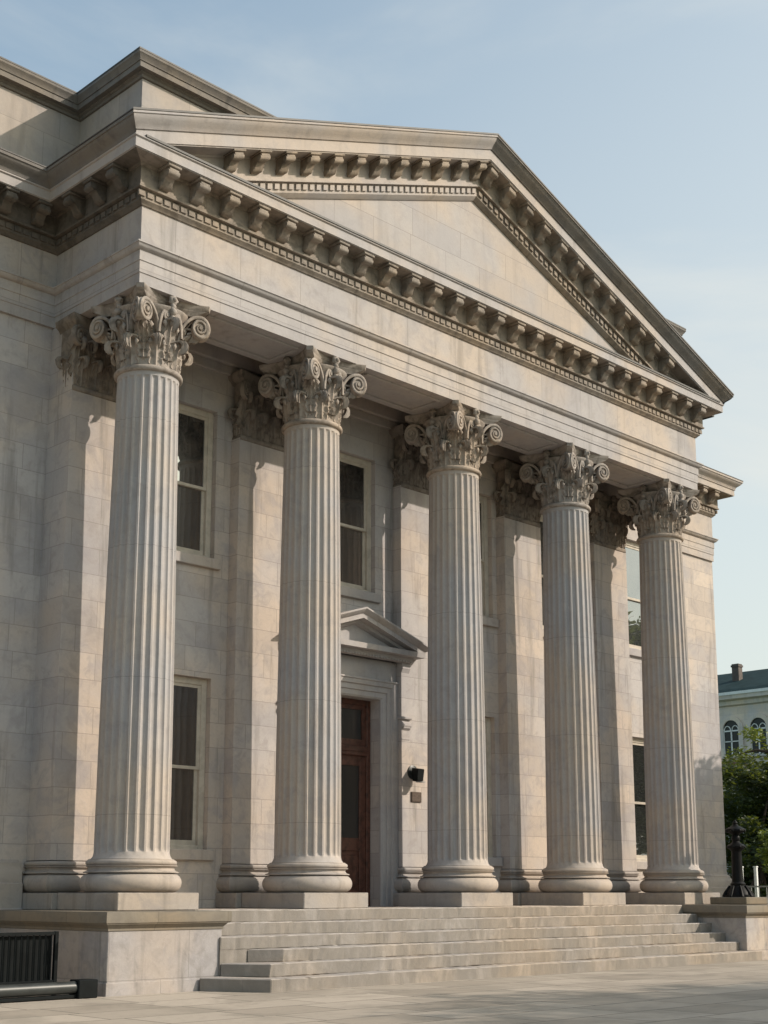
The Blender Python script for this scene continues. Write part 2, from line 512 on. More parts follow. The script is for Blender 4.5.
def volute(bm, M4, u0, z0, uc, zc, R, turns=2.3, wid=.10):
    """stalk rising from (u0,z0) and rolling into a spiral centred on (uc,zc)"""
    pts = []; th = []; wd = []
    N = int(turns*18)
    top = (uc, zc+R)
    for i in range(10):                                     # stalk
        t = i/10
        x = u0 + (uc-u0)*(t**1.7); z = z0 + (top[1]-z0)*(1-(1-t)**1.9)
        pts.append((x, z)); th.append(.040+.01*t); wd.append(wid*(.75+.2*t))
    for i in range(N+1):
        t = i/N; a = pi/2 - t*turns*2*pi
        r = R*(1-t)**.85*.93 + R*.07
        pts.append((uc+r*cos(a), zc+r*sin(a))); th.append(.052*(1-.55*t)); wd.append(wid*(.95+.35*t))
    ribbon(bm, pts, th, wd, M4)
    # backing disc between the turns, and the eye
    mt = M4 @ Matrix.Translation((uc, 0, zc)) @ Matrix.Rotation(pi/2, 4, 'X')
    lathe(bm, [(R*.86, -wid*.30), (R*.86, wid*.30)], 18, mat=mt)
    lathe(bm, [(.028, -wid*.66), (.034, -wid*.5), (.034, wid*.5), (.028, wid*.66)], 10, mat=mt)

def blob(bm, c, r, sx=1, sy=1, sz=1, petals=0, rot=0):
    res = bmesh.ops.create_icosphere(bm, subdivisions=2, radius=1)
    for v in res['verts']:
        a = math.atan2(v.co.z, v.co.x)
        k = 1 + (.28*cos(petals*a) * (1-abs(v.co.y)) if petals else .0)
        p = Vector((v.co.x*r*sx*k, v.co.y*r*sy, v.co.z*r*sz*k))
        p.rotate(Matrix.Rotation(rot, 3, 'Z'))
        v.co = p + Vector(c)

def abacus_outline(h, dip, ch, n=9):
    pts = []
    for q in range(4):
        for i in range(n+1):
            t = i/n
            x = -h+ch + t*2*(h-ch); y = -h + dip*4*t*(1-t)*1.0
            p = Vector((x, y)); p.rotate(Matrix.Rotation(q*pi/2, 2))
            pts.append(p)
    return pts

def loft(bm, outlines):
    rings = [[bm.verts.new((p[0], p[1], z)) for p in pts] for pts, z in outlines]
    n = len(rings[0])
    for i in range(len(rings)-1):
        for k in range(n):
            bm.faces.new((rings[i][k], rings[i][(k+1) % n], rings[i+1][(k+1) % n], rings[i+1][k]))
    bm.faces.new(rings[0][::-1]); bm.faces.new(rings[-1])

def capital_mesh():
    bm = bmesh.new()
    # astragal and bell
    lathe(bm, [(.48, -.03), (.50, -.028)] + arc(.50, .012, .040, -90, 90, 8) + [(.50, .056), (.47, .06), (.465, .20), (.47, .40), (.49, .58), (.525, .72), (.58, .82), (.62, .86), (.62, .885)], 48)
    lv = [(.585, .16, .10, .885), (.60, .16, .10, .915), (.655, .18, .085, .945), (.675, .185, .08, .962), (.675, .185, .08, .970), (.705, .19, .085, .985), (.715, .19, .085, 1.043)]
    loft(bm, [(abacus_outline(h, d, c), z) for h, d, c, z in lv])
    for k in range(8):
        a = k*pi/4 + pi/8
        R = Matrix.Rotation(a, 4, 'Z')
        leaf(bm, R @ Matrix.Translation((0, .465, .05)), .40, .40, curl=.135, lean=.05)
        a2 = k*pi/4
        R = Matrix.Rotation(a2, 4, 'Z')
        leaf(bm, R @ Matrix.Translation((0, .475, .16)), .55, .36, curl=.15, lean=.075)
        # stems between the leaves
    for q in range(4):
        ang = q*pi/2 + pi/4
        for s in (-1, 1):
            # plane through the corner, turned 30 degrees from the diagonal
            corner = Vector((.80*cos(ang), .80*sin(ang), 0))
            M4 = Matrix.Translation(corner + Vector((cos(ang+s*pi/2), sin(ang+s*pi/2), 0))*.055) @ Matrix.Rotation(ang - s*radians(27), 4, 'Z')
            volute(bm, M4, -.36, .38, .0, .715, .155, wid=.10)
        # leaf under the corner volutes
        leaf(bm, Matrix.Rotation(ang-pi/2, 4, 'Z') @ Matrix.Translation((0, .50, .36)), .30, .24, curl=.10, lean=.14)
        # face centre: fleuron, inner helices and hanging buds
        fa = q*pi/2
        d = Vector((cos(fa), sin(fa), 0)); tn = Vector((-sin(fa), cos(fa), 0))
        for s in (-1, 1):
            base = d*.545 + tn*(s*.085)
            M4 = Matrix.Translation(base) @ Matrix.Rotation(fa + s*pi/2, 4, 'Z') @ Matrix.Scale(-1, 4, Vector((1, 0, 0)))
            volute(bm, M4, -.13, .50, .0, .765, .075, turns=1.7, wid=.075)
        for m_ in range(4):
            aa = fa + (m_+.5)*pi/8 - pi/4
            e = Vector((cos(aa), sin(aa), 0))
            blob(bm, e*.575+Vector((0, 0, .60+.05*(m_ % 2))), .042, 1, .8, 1.2, petals=4, rot=aa+pi/2)
            blob(bm, e*.545+Vector((0, 0, .37)), .034, 1, .8, 1.3, petals=4, rot=aa+pi/2)
        blob(bm, d*.60+Vector((0, 0, .99)), .085, 1, .62, 1, petals=5, rot=fa+pi/2)
        blob(bm, d*.645+Vector((0, 0, .99)), .035)
        for zz, rr, oo in ((.90, .050, .60), (.82, .058, .615), (.735, .048, .60), (.67, .055, .61)):
            blob(bm, d*oo+Vector((0, 0, zz)), rr, 1.05, 1, 1, petals=3, rot=fa+pi/2)
    return bm

def make_column():
    sh = link('column', shaft_mesh(), M['shaft'], bld, autos=40)
    bm = bmesh.new(); lathe(bm, [(r, z+PTOP) for r, z in base_profile()], 72)
    link('column_base', bm, M['base'], sh, autos=35)
    bm = bmesh.new(); box(bm, -.68, .68, -.69, .80, FLOOR, PTOP, .012)
    link('plinth', bm, M['plinth'], sh)
    cb = capital_mesh()
    for v in cb.verts: v.co = Vector((v.co.x*.955, v.co.y*.955, v.co.z*1.1055))
    link('capital', cb, M['capital'], sh, loc=(0, 0, NECK), autos=50)
    return sh
COLX = [.02, 3.35, 6.90, 10.28, 13.68]
col0 = make_column(); col0.location = (COLX[0], 0, 0)
for i in range(1, 5):
    c = copy_tree(col0, bld); c.location = (COLX[i], 0, 0)

# ------------------------------------------------------------------ pilasters
def pil_capital(w, d):
    """flat capital for a pilaster of width w projecting d; local origin at face centre bottom, -y outwards"""
    bm = bmesh.new()
    h = w/2
    box(bm, -h-.02, h+.02, -.02-.0, d, -.03, .05, .01)
    # bell
    vs = [(-h, 0.0, .05), (h, 0.0, .05), (h+.06, -.10, .88), (-h-.06, -.10, .88)]
    poly_prism(bm, vs, (0, d, 0))
    lv = [(.60, .10, .885), (.64, .13, .93), (.70, .17, .965), (.715, .18, 1.04)]
    rings = []
    for hw, pr, z in lv:
        k = hw/.60
        pts = [(-h*k-.03, d), (-h*k-.06, -pr-.04)] + [(-h*k + 2*h*k*t, -pr-.03+.09*4*t*(1-t)) for t in [i/8 for i in range(1, 8)]] + [(h*k+.06, -pr-.04), (h*k+.03, d)]
        rings.append((pts, z))
    loft(bm, rings)
    n = 4
    for i in range(n):
        x = -h + w*(i+.5)/n
        leaf(bm, Matrix.Translation((x, 0.0, .05)) @ Matrix.Rotation(pi, 4, 'Z'), .40, w/n*1.08, curl=.13, lean=.05)
    for i in range(n+1):
        x = -h + w*i/n
        x = max(-h+.05, min(h-.05, x))
        leaf(bm, Matrix.Translation((x, -.0, .18)) @ Matrix.Rotation(pi, 4, 'Z'), .53, w/n*1.0, curl=.14, lean=.08)
    for s in (-1, 1):
        leaf(bm, Matrix.Translation((s*h, d*.45, .05)) @ Matrix.Rotation(-s*pi/2, 4, 'Z'), .40, .26, curl=.12, lean=.05)
        M4 = Matrix.Translation((s*(h+.03), -.17, 0)) @ Matrix.Rotation(0 if s > 0 else pi, 4, 'Z') @ Matrix.Rotation(-s*radians(25), 4, 'Z')
        volute(bm, M4, -.30, .40, .0, .72, .145, wid=.10)
        M4 = Matrix.Translation((s*.09, -.14, 0)) @ Matrix.Rotation(0 if s < 0 else pi, 4, 'Z')
        volute(bm, M4, -.14, .50, .0, .77, .07, turns=1.6, wid=.08)
    for zz, rr, yy in ((.99, .085, -.19), (.88, .055, -.17), (.79, .055, -.17), (.70, .05, -.16)):
        blob(bm, (0, yy, zz), rr, 1, .7, 1, petals=5)
    for v in bm.verts: v.co = Vector((v.co.x*.95, v.co.y*(.8 if v.co.y < 0 else 1), v.co.z*1.1055))
    return bm

PILS = [(-.62, .45, YW), (2.69, 3.87, YWALL), (6.62, 7.72, YWALL), (9.66, 10.85, YWALL), (12.74, 13.95, YWALL)]
for i, (a, b, yb) in enumerate(PILS):
    w = b-a; xc = (a+b)/2; dep = YWALL+.0-YP
    bm = bmesh.new()
    y1 = YWALL if i else YW+.05
    vs = [(a, y1), (a, YP), (b, YP), (b, YWALL)]
    box(bm, a, b, YP, y1, PTOP+.44, NECK if i else ARCH-.01)
    p = link('pilaster', bm, M['ashlar'], bld)
    bm = bmesh.new()
    prof = [(o-.60, z+PTOP) for o, z in base_profile()]
    prof = [(max(.0, o*1.0)+.0, z) for o, z in prof] + [(-.05, PTOP+.46)]
    sweep(bm, [(a, y1), (a, YP), (b, YP), (b, YWALL)], prof)
    link('pilaster_base', bm, M['base'], p, autos=35)
    bm = bmesh.new(); box(bm, a-.12, b+.12, .803, y1, FLOOR, PTOP-.003, .01)
    link('pilaster_plinth', bm, M['plinth'], p)
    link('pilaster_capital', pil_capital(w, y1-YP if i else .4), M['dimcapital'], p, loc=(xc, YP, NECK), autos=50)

# ------------------------------------------------------------------ walls with openings
WZ_U, WZ_L = (6.73, 9.32), (1.95, 4.72)
WX = [(.80, 2.38), (4.60, 6.16), (7.95, 9.53), (11.05, 12.6), (14.12, 15.7)]
DOOR = (4.2, 6.26, FLOOR, 4.75)
ops = []
for i, (a, b) in enumerate(WX):
    ops.append((a, b, *WZ_U))
    ops.append((a, b, *WZ_L) if i != 1 else DOOR)
bm = bmesh.new()
wall_open(bm, XL, XSTEP, FLOOR, 10.6, YWALL, .22, [o for o in ops if o != DOOR] + [DOOR])
link('porch_wall', bm, M['ashlar'], bld)
bm = bmesh.new()
for q in [((XSTEP, YWALL), (XSTEP, YR+.05))]:
    (x, y0), (_, y1) = q
    bm.faces.new([bm.verts.new(p) for p in ((x, y0, 0), (x, y1, 0), (x, y1, 10.6), (x, y0, 10.6))])
link('wall_return', bm, M['ashlar'], bld)
bm = bmesh.new()
# reveal extension behind the door
a, b, c, d = DOOR
for p, r in (((a, c), (a, d)), ((b, c), (b, d)), ((a, d), (b, d))):
    bm.faces.new([bm.verts.new(v) for v in ((p[0], YWALL+.22, p[1]), (r[0], YWALL+.22, r[1]), (r[0], YWALL+.42, r[1]), (p[0], YWALL+.42, p[1]))])
link('door_reveal', bm, M['ashlar'], bld)
LW = [(-4.4, -2.9), (-8.6, -7.1), (-12.8, -11.3)]
lops = [(a, b, z0, z1) for a, b in LW for z0, z1 in (WZ_U, WZ_L)]
bm = bmesh.new(); wall_open(bm, -24, XL, -.1, 10.6, YW+.05, .22, lops)
link('wing_wall', bm, M['ashlar'], bld)
bm = bmesh.new(); wall_open(bm, XSTEP, XEND, -.1, 10.6, YR+.05, .22, [])
link('wing_wall', bm, M['ashlar'], bld)
bm = bmesh.new()
sops = [(y, y+1.5, z0, z1) for y in (6, 10, 14, 18) for z0, z1 in (WZ_U, WZ_L)]
wall_open(bm, YR+.05, 26, -.1, 10.6, XEND, -.22, sops, axis='y')
link('side_wall', bm, M['ashlar'], bld)
# string course mouldings of the wings and wall base
def mould(name, path, prof, mat, autos=35):
    bm = bmesh.new(); sweep(bm, path, prof); return link(name, bm, mat, bld, autos=autos)
bprof = [(0, 1.75), (.03, 1.72), (.06, 1.70), (.06, 1.66), (.10, 1.60), (.13, 1.55), (.13, 1.42), (.16, 1.40), (.16, 1.06), (.20, 1.03), (.20, -.1)]
mould('base_moulding', [(-24, YW+.05), (XL-.13, YW+.05)], bprof, M['base'])
mould('base_moulding', [(XSTEP-.0, YR+.05), (XEND, YR+.05), (XEND, 26)], bprof, M['base'])

# windows
def window(a, b, z0, z1, yw, back=.20, axis=None, sill=True):
    y = yw+back
    fw = .11
    bm = bmesh.new()
    box(bm, a, a+fw, y-.10, y+.05, z0, z1, .006); box(bm, b-fw, b, y-.10, y+.05, z0, z1, .006)
    box(bm, a+fw, b-fw, y-.10, y+.05, z1-fw, z1, .006); box(bm, a+fw, b-fw, y-.10, y+.05, z0, z0+.07, .006)
    w = link('window', bm, M['trim'], bld)
    zm = z0 + (z1-z0)*.47
    for k, (p, q, yy) in enumerate(((z0+.07, zm+.03, y-.02), (zm-.02, z1-fw, y-.06))):
        sw = .06
        bm = bmesh.new()
        x0, x1 = a+fw, b-fw
        box(bm, x0, x0+sw, yy-.02, yy+.02, p, q); box(bm, x1-sw, x1, yy-.02, yy+.02, p, q)
        box(bm, x0+sw, x1-sw, yy-.02, yy+.02, q-.05, q); box(bm, x0+sw, x1-sw, yy-.02, yy+.02, p, p+(.08 if k == 0 else .05))
        s = link('sash', bm, M['trim'], w)
        bm = bmesh.new()
        box(bm, x0+sw-.005, x1-sw+.005, yy-.004, yy+.004, p+.03, q-.03)
        link('pane', bm, M['glass'], w)
    if sill:
        bm = bmesh.new(); box(bm, a-.10, b+.10, yw-.07, yw+back-.1, z0-.17, z0+.002, .01)
        link('sill', bm, M['stone'], w)
    return w
for i, (a, b) in enumerate(WX):
    window(a, b, *WZ_U, YWALL)
    if i != 1: window(a, b, *WZ_L, YWALL)
for a, b in LW:
    for z in (WZ_U, WZ_L): window(a, b, *z, YW+.05)
for y, y1, z0, z1 in sops:
    w = window(-y1, -y, z0, z1, 0)
    w.matrix_local = Matrix.Translation((XEND, 0, 0)) @ Matrix.Rotation(-pi/2, 4, 'Z').inverted() @ Matrix.Translation((y+y1, 0, 0))

# door
yd = YWALL+.27
a, b, c, d = DOOR
bm = bmesh.new()
box(bm, a, a+.10, yd-.06, yd+.06, c, d, .008); box(bm, b-.10, b, yd-.06, yd+.06, c, d, .008); box(bm, a+.10, b-.10, yd-.06, yd+.06, d-.10, d, .008)
box(bm, a+.10, b-.10, yd-.08, yd+.06, 3.72, 3.90, .015); box(bm, a+.10, b-.10, yd-.10, yd+.0, 3.80, 3.84)
box(bm, (a+b)/2-.04, (a+b)/2+.04, yd-.05, yd+.05, 3.9, d-.1)
door = link('door', bm, M['door'], bld)
xm = (a+b)/2
for x0, x1 in ((a+.10, xm-.003), (xm+.003, b-.10)):
    st = .15
    bm = bmesh.new()
    box(bm, x0, x0+st, yd-.03, yd+.03, c+.01, 3.72, .006); box(bm, x1-st, x1, yd-.03, yd+.03, c+.01, 3.72, .006)
    for p, q in ((c+.01, c+.28), (2.02, 2.24), (3.54, 3.72)): box(bm, x0+st, x1-st, yd-.03, yd+.03, p, q)
    box(bm, x0+st, x1-st, yd-.005, yd+.02, c+.28, 2.02)
    box(bm, x0+st+.06, x1-st-.06, yd-.022, yd-.004, c+.36, 1.94, .012)
    lf = link('door_leaf', bm, M['door'], door)
    bm = bmesh.new(); box(bm, x0+st-.004, x1-st+.004, yd-.003, yd+.010, 2.236, 3.544); link('pane', bm, M['doorglass'], lf)
    bm = bmesh.new(); xx = x1-.07 if x0 < xm-.5 else x0+.07
    tube(bm, [(xx, yd-.035, 2.0), (xx, yd-.09, 2.02), (xx, yd-.09, 2.35), (xx, yd-.035, 2.37)], [.014]*4); link('handle', bm, M['iron'], lf)
for x0, x1 in ((a+.10, xm-.04), (xm+.04, b-.10)):
    bm = bmesh.new()
    box(bm, x0, x0+.10, yd-.03, yd+.03, 3.90, d-.10); box(bm, x1-.10, x1, yd-.03, yd+.03, 3.90, d-.10)
    box(bm, x0+.10, x1-.10, yd-.03, yd+.03, 3.90, 4.02); box(bm, x0+.10, x1-.10, yd-.03, yd+.03, d-.18, d-.10)
    t = link('transom', bm, M['door'], door)
    bm = bmesh.new(); box(bm, x0+.096, x1-.096, yd-.003, yd+.008, 4.016, d-.176); link('pane', bm, M['doorglass'], t)
# door surround
bm = bmesh.new()
apr = [(0.0, .0), (.0, .045), (.035, .07), (.12, .07), (.13, .095), (.22, .095), (.235, .125), (.30, .15), (.345, .15), (.345, -.0)]
# jambs and lintel as one mitred sweep in the x/z plane
def arch_sweep(bm, x0, x1, z0, z1, prof, y):
    cols = []
    for o, pr in prof:
        cols.append([bm.verts.new(v) for v in ((x0-o, y-pr, z0), (x0-o, y-pr, z1+o), (x1+o, y-pr, z1+o), (x1+o, y-pr, z0))])
    for j in range(len(prof)-1):
        for i in range(3):
            bm.faces.new((cols[j][i], cols[j][i+1], cols[j+1][i+1], cols[j+1][i]))
arch_sweep(bm, a, b, c, d, apr, YWALL)
ds = link('door_surround', bm, M['stone'], bld, autos=35)
fx0, fx1, pc = a-.345, b+.345, (a+b)/2+.19
bm = bmesh.new()
box(bm, fx0, fx1, YWALL-.10, YWALL, 5.098, 5.46)
box(bm, fx0-.02, fx1+.02, YWALL-.17, YWALL, 5.06, 5.098, .008)
link('door_frieze', bm, M['stone'], ds)
for s in (-1, 1):
    xx = (fx1+.12) if s > 0 else (fx0-.12)
    bm = bmesh.new()
    y0 = YWALL
    sec = [(y0+(y-y0)*.72, z) for y, z in [(y0, 5.46), (y0-.34, 5.46), (y0-.36, 5.36), (y0-.30, 5.24), (y0-.26, 5.05), (y0-.26, 4.75), (y0-.27, 4.5), (y0-.30, 4.40), (y0-.36, 4.34), (y0-.37, 4.25), (y0-.31, 4.2), (y0-.29, 4.12), (y0-.33, 4.05), (y0-.28, 3.93), (y0, 3.88)]]
    poly_prism(bm, [(xx-.10, y, z) for y, z in sec], (.20, 0, 0))
    box(bm, xx-.13, xx+.13, y0-.28, y0, 4.41, 4.46, .01)
    tube(bm, [(xx-.115, y0-.225, 4.30), (xx+.115, y0-.225, 4.30)], [.05, .05], 12)
    link('console', bm, M['stone'], ds)
# little pediment: horizontal cornice, raking cornices, tympanum
px0, px1, pz, pa = pc-1.36, pc+1.36, 5.46, 6.02
bm = bmesh.new()
cp = [(0, pz), (.06, pz+.01), (.10, pz+.07), (.10, pz+.10), (.24, pz+.105), (.25, pz+.20), (.0, pz+.215)]
Yc = YWALL-.22
sweep(bm, [(px0, YWALL), (px0, Yc), (px1, Yc), (px1, YWALL)], cp)
for k in range(40):
    x = px0-.04 + (px1-px0+.08)*k/39
    box(bm, x-.022, x+.022, Yc-.09, Yc, pz+.012, pz+.068)
tipz = pz+.30; kk = (6.30-tipz)/(1.36+.33)
rp = [(.33, 0), (.33, -.03), (.26, -.10), (.245, -.105), (.245, -.19), (.10, -.20), (.09, -.25), (.02, -.28), (-.22, -.28), (-.22, .0)]
shear_sweep(bm, rp, lambda o: px0-o if o > 0 else px0, pc, lambda x: tipz+(x-(px0-.33))*kk, Yc)
bm2 = bmesh.new(); shear_sweep(bm2, rp, lambda o: px0-o if o > 0 else px0, pc, lambda x: tipz+(x-(px0-.33))*kk, Yc)
for v in bm2.verts: v.co.x = 2*pc - v.co.x
me = bpy.data.meshes.new('tmp'); bm2.to_mesh(me); bm2.free(); bm.from_mesh(me); bpy.data.meshes.remove(me)
geom = bm.verts[:] + bm.edges[:] + bm.faces[:]
poly_prism(bm, [(px0, Yc+.0, pz+.19), (px1, Yc+.0, pz+.19), (pc, Yc+.0, 6.1)], (0, .21, 0))
link('door_pediment', bm, M['stone'], ds, autos=35)

# ------------------------------------------------------------------ entablature
PATH = [(-24, YW), (XL, YW), (XL, YF), (XR, YF), (XR, YR), (XEND, YR), (XEND, 26)]
bm = bmesh.new()
sweep(bm, PATH, [(-.20, ARCH), (0, ARCH), (0, 10.213), (.013, 10.219), (.013, 10.398), (.026, 10.404), (.026, 10.565), (.050, 10.57), (.085, 10.60), (.10, 10.635), (.115, 10.64), (.115, TAEN), (.0, TAEN+.02)])
arch = link('architrave', bm, M['frieze'], bld, autos=30)
bm = bmesh.new()
sweep(bm, PATH, [(0, TAEN+.0), (0, FRZ)])
link('frieze', bm, M['frieze'], bld)
COR = [(.44, CB), (.44, CB+.012), (.46, CB+.012), (.46, CT-.03), (.485, CT-.02), (.485, CT), (.0, CT+.02)]
BED = [(0, FRZ), (.025, FRZ+.005), (.04, FRZ+.03), (.075, FRZ+.06), (.08, FRZ+.065), (.08, FRZ+.215), (.15, FRZ+.22), (.155, FRZ+.25), (.13, FRZ+.26), (.13, 11.82), (.155, 11.83), (.17, 11.86), (.44, CB)]
bm = bmesh.new(); sweep(bm, PATH, COR)
corn = link('main_cornice', bm, M['stone'], bld, autos=30)
OP = [Vector(p) for p in PATH]
def along(i, step, margin0, margin1):
    a, b = OP[i], OP[i+1]
    L = (b-a).length; d = (b-a)/L; n = Vector((d.y, -d.x))
    m = max(1, round((L-margin0-margin1)/step))
    for k in range(m+1):
        yield a + d*(margin0 + (L-margin0-margin1)*k/m), d, n
marg = ((15, .17), (.17, .09), (-.075, -.075), (.09, .17), (.17, .09), (-.075, 14))
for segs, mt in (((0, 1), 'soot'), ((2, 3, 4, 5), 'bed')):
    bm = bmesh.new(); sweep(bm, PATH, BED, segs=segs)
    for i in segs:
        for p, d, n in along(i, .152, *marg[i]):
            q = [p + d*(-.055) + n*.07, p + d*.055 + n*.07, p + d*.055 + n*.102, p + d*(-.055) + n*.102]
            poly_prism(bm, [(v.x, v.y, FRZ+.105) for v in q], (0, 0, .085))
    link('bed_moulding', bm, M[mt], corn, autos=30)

def modillion_mesh(k=0.0):
    """bracket pointing to -y, origin on the frieze plane; k = slope (dz/dx) for the raking cornice"""
    bm = bmesh.new()
    w = .10
    sec = [(-.12, -.035), (-.40, -.035), (-.415, -.06), (-.415, -.105), (-.395, -.145), (-.36, -.165), (-.325, -.155), (-.30, -.165), (-.265, -.215), (-.235, -.265), (-.20, -.29), (-.12, -.30)]
    poly_prism(bm, [(-w*.82, y, z) for y, z in sec], (2*w*.82, 0, 0))
    tube(bm, [(-w, -.368, -.108), (w, -.368, -.108)], [.05, .05], 12)
    tube(bm, [(-w*.95, -.185, -.235), (w*.95, -.185, -.235)], [.055, .055], 12)
    box(bm, -w*1.22, w*1.22, -.435, -.125, -.034, .012, .008)
    if k:
        for v in bm.verts: v.co.z += k*v.co.x
    return bm
protos = {}
def modillion(parent, p, rot, key, k=0.0, mat='bed'):
    key = key+mat
    if key not in protos:
        o = link('modillion', modillion_mesh(k), M[mat], parent, autos=40); protos[key] = o
    else:
        o = protos[key].copy(); COL.objects.link(o); o.parent = parent
    o.location = p; o.rotation_euler = (0, 0, rot)
    return o
ZM = CB-.012
NM = 26
for k in range(NM):
    modillion(corn, (-.35+14.40*k/(NM-1), YF, ZM), 0, 'flat')
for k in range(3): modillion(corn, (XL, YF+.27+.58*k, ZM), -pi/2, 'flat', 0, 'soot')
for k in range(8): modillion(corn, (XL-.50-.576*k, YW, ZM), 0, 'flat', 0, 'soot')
for k in range(5): modillion(corn, (XR, YF+.27+.58*k, ZM), pi/2, 'flat')
for k in range(10): modillion(corn, (XR+.50+.576*k, YR, ZM), 0, 'flat')
for k in range(10): modillion(corn, (XEND, YR+.30+.576*k, ZM), pi/2, 'flat')

# cyma on everything except the front of the portico
cy = [(.46, CT+.0), (.485, CT+.008), (.49, CT+.03), (.51, CT+.06), (.56, CT+.10), (.60, CT+.135), (.62, CT+.165), (.62, CT+.175), (.64, CT+.18), (.64, TIP), (.0, TIP+.03), (-.6, TIP+.05)]
bm = bmesh.new()
sweep(bm, [(-24, YW), (XL, YW), (XL, YF)], cy[:-1])
# turn the front end into a mitre
for v in bm.verts:
    if abs(v.co.y-YF) < 1e-4: v.co.y = YF - (XL-v.co.x)
link('cymatium', bm, M['weathered'], bld, autos=35)  # dark tone puts the shade of the left cornice into the colour
bm = bmesh.new()
sweep(bm, [(XR, YF), (XR, YR), (XEND, YR), (XEND, 26)], cy[:-1])
for v in bm.verts:
    if abs(v.co.y-YF) < 1e-4: v.co.y = YF - (v.co.x-XR)
link('cymatium', bm, M['stone'], bld, autos=35)
# lead flashings on the cornice edges
def flash(name, path, o0, o1, z, th=.028, fix=None):
    bm = bmesh.new()
    sweep(bm, path, [(o0, z), (o1, z), (o1, z+th), (o0, z+th+.03)], closed=True)
    if fix:
        for v in bm.verts: fix(v)
    return link(name, bm, M['lead'], bld)
def fl(v):
    if abs(v.co.y-YF) < 1e-4: v.co.y = YF - (XL-v.co.x)
def fr(v):
    if abs(v.co.y-YF) < 1e-4: v.co.y = YF - (v.co.x-XR)
flash('lead_flashing', [(-24, YW), (XL, YW), (XL, YF)], .1, .648, TIP+.006, .02, fl)
flash('lead_flashing', [(XR, YF), (XR, YR), (XEND, YR), (XEND, 26)], .1, .648, TIP+.006, .02, fr)
flash('lead_flashing', [(XL-.3, YF), (XR+.3, YF)], .05, .50, CT+.004, .035)

# raking cornices
RC = [(.64, 0), (.64, -.035), (.62, -.04), (.615, -.06), (.58, -.11), (.53, -.16), (.50, -.20), (.485, -.225), (-.2, -.225), (-.2, .02)]
RP = [(.46, -.228), (.46, -.425), (.44, -.43), (.44, -.445), (-.45, -.445), (-.45, -.228)]
RB = [(.43, -.447), (.17, -.455), (.155, -.48), (.13, -.49), (.13, -.81), (.155, -.82), (.155, -.86), (.08, -.865), (.08, -1.03), (.04, -1.07), (.0, -1.10), (-.45, -1.10), (-.45, -.447)]
def cut(bm):
    bmesh.ops.bisect_plane(bm, geom=bm.verts[:]+bm.edges[:]+bm.faces[:], plane_co=(0, 0, CT+.012), plane_no=(0, 0, 1), clear_inner=True)
for side in (0, 1):
    bm = bmesh.new()
    shear_sweep(bm, RP, lambda o: XL-o if o > 0 else XL, XC, ztipL, YF)
    cut(bm)
    if side:
        for v in bm.verts: v.co.x = 2*XC - v.co.x
    rk = link('raking_cornice', bm, M['stone'], bld, autos=30)
    bm = bmesh.new()
    shear_sweep(bm, RB, lambda o: XL-o if o > 0 else XL, XC, ztipL, YF)
    n = 0
    x = XL+1.6
    while x < XC-.05:
        z = ztipL(x) - .885
        w = .048
        poly_prism(bm, [(x-w, YF-.07, z-w*K), (x+w, YF-.07, z+w*K), (x+w, YF-.07, z-.095+w*K), (x-w, YF-.07, z-.095-w*K)], (0, -.042, 0))
        x += .152
    cut(bm)
    if side:
        for v in bm.verts: v.co.x = 2*XC - v.co.x
    link('bed_moulding', bm, M['bed'] if side else M['stone'], rk, autos=30)
    bm = bmesh.new()
    shear_sweep(bm, RC, lambda o: XL-o if o > 0 else XL, XC, ztipL, YF)
    if side:
        for v in bm.verts: v.co.x = 2*XC - v.co.x
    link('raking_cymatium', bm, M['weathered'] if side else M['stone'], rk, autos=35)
    for k in range(12):
        x = .86 + .53*k
        zz = ztipL(x) - .445
        if side: modillion(rk, (2*XC-x, YF, zz), 0, 'rakeR', -K)
        else: modillion(rk, (x, YF, zz), 0, 'rakeL', K)
    bm = bmesh.new()
    shear_sweep(bm, [(.652, .004), (.652, .035), (-.45, .055), (-.45, .024)], lambda o: XL-o if o > 0 else XL, XC, ztipL, YF)
    if side:
        for v in bm.verts: v.co.x = 2*XC - v.co.x
    link('lead_flashing', bm, M['lead'], bld)
# tympanum
bm = bmesh.new()
yt = YF+.02
tz = lambda x: ztipL(x)-1.0
xa = XL+.3
bm.faces.new([bm.verts.new(p) for p in ((XL-.1, yt, CT), (XR+.1, yt, CT), (XR-.3, yt, max(CT, tz(xa))), (XC, yt, tz(XC)), (xa, yt, max(CT, tz(xa))))])
link('tympanum', bm, M['tymp'], bld)
# soffit and ceiling of the porch
bm = bmesh.new()
box(bm, XL+.003, XR-.003, YF+.12, .47, ARCH+.004, 10.6)
box(bm, XL+.12, .45, .47, YP-.22, ARCH+.008, 10.6); box(bm, XR-1.05, XR-.12, .47, YWALL, ARCH+.008, 10.6)
for i in range(4):                                   # sunk panel frames between the columns
    x0, x1 = i*S+.78, (i+1)*S-.78
    for y0, y1 in ((-.45, -.38), (.26, .33)): box(bm, x0, x1, y0, y1, ARCH-.03, ARCH+.02, .008)
    for xx in (x0, x1): box(bm, xx-.035, xx+.035, -.38, .26, ARCH-.03, ARCH+.02, .008)
link('porch_soffit', bm, M['stone'], bld)
bm = bmesh.new(); box(bm, XL+.1, XR-.1, .4, YW, 10.42, 10.55); box(bm, XL+.1, XR-.1, 1.17, YWALL, 10.18, 10.42, .01); box(bm, XL+.1, XR-.1, 1.25, YWALL, 10.02, 10.18, .01)
link('porch_ceiling', bm, M['stone'], bld)
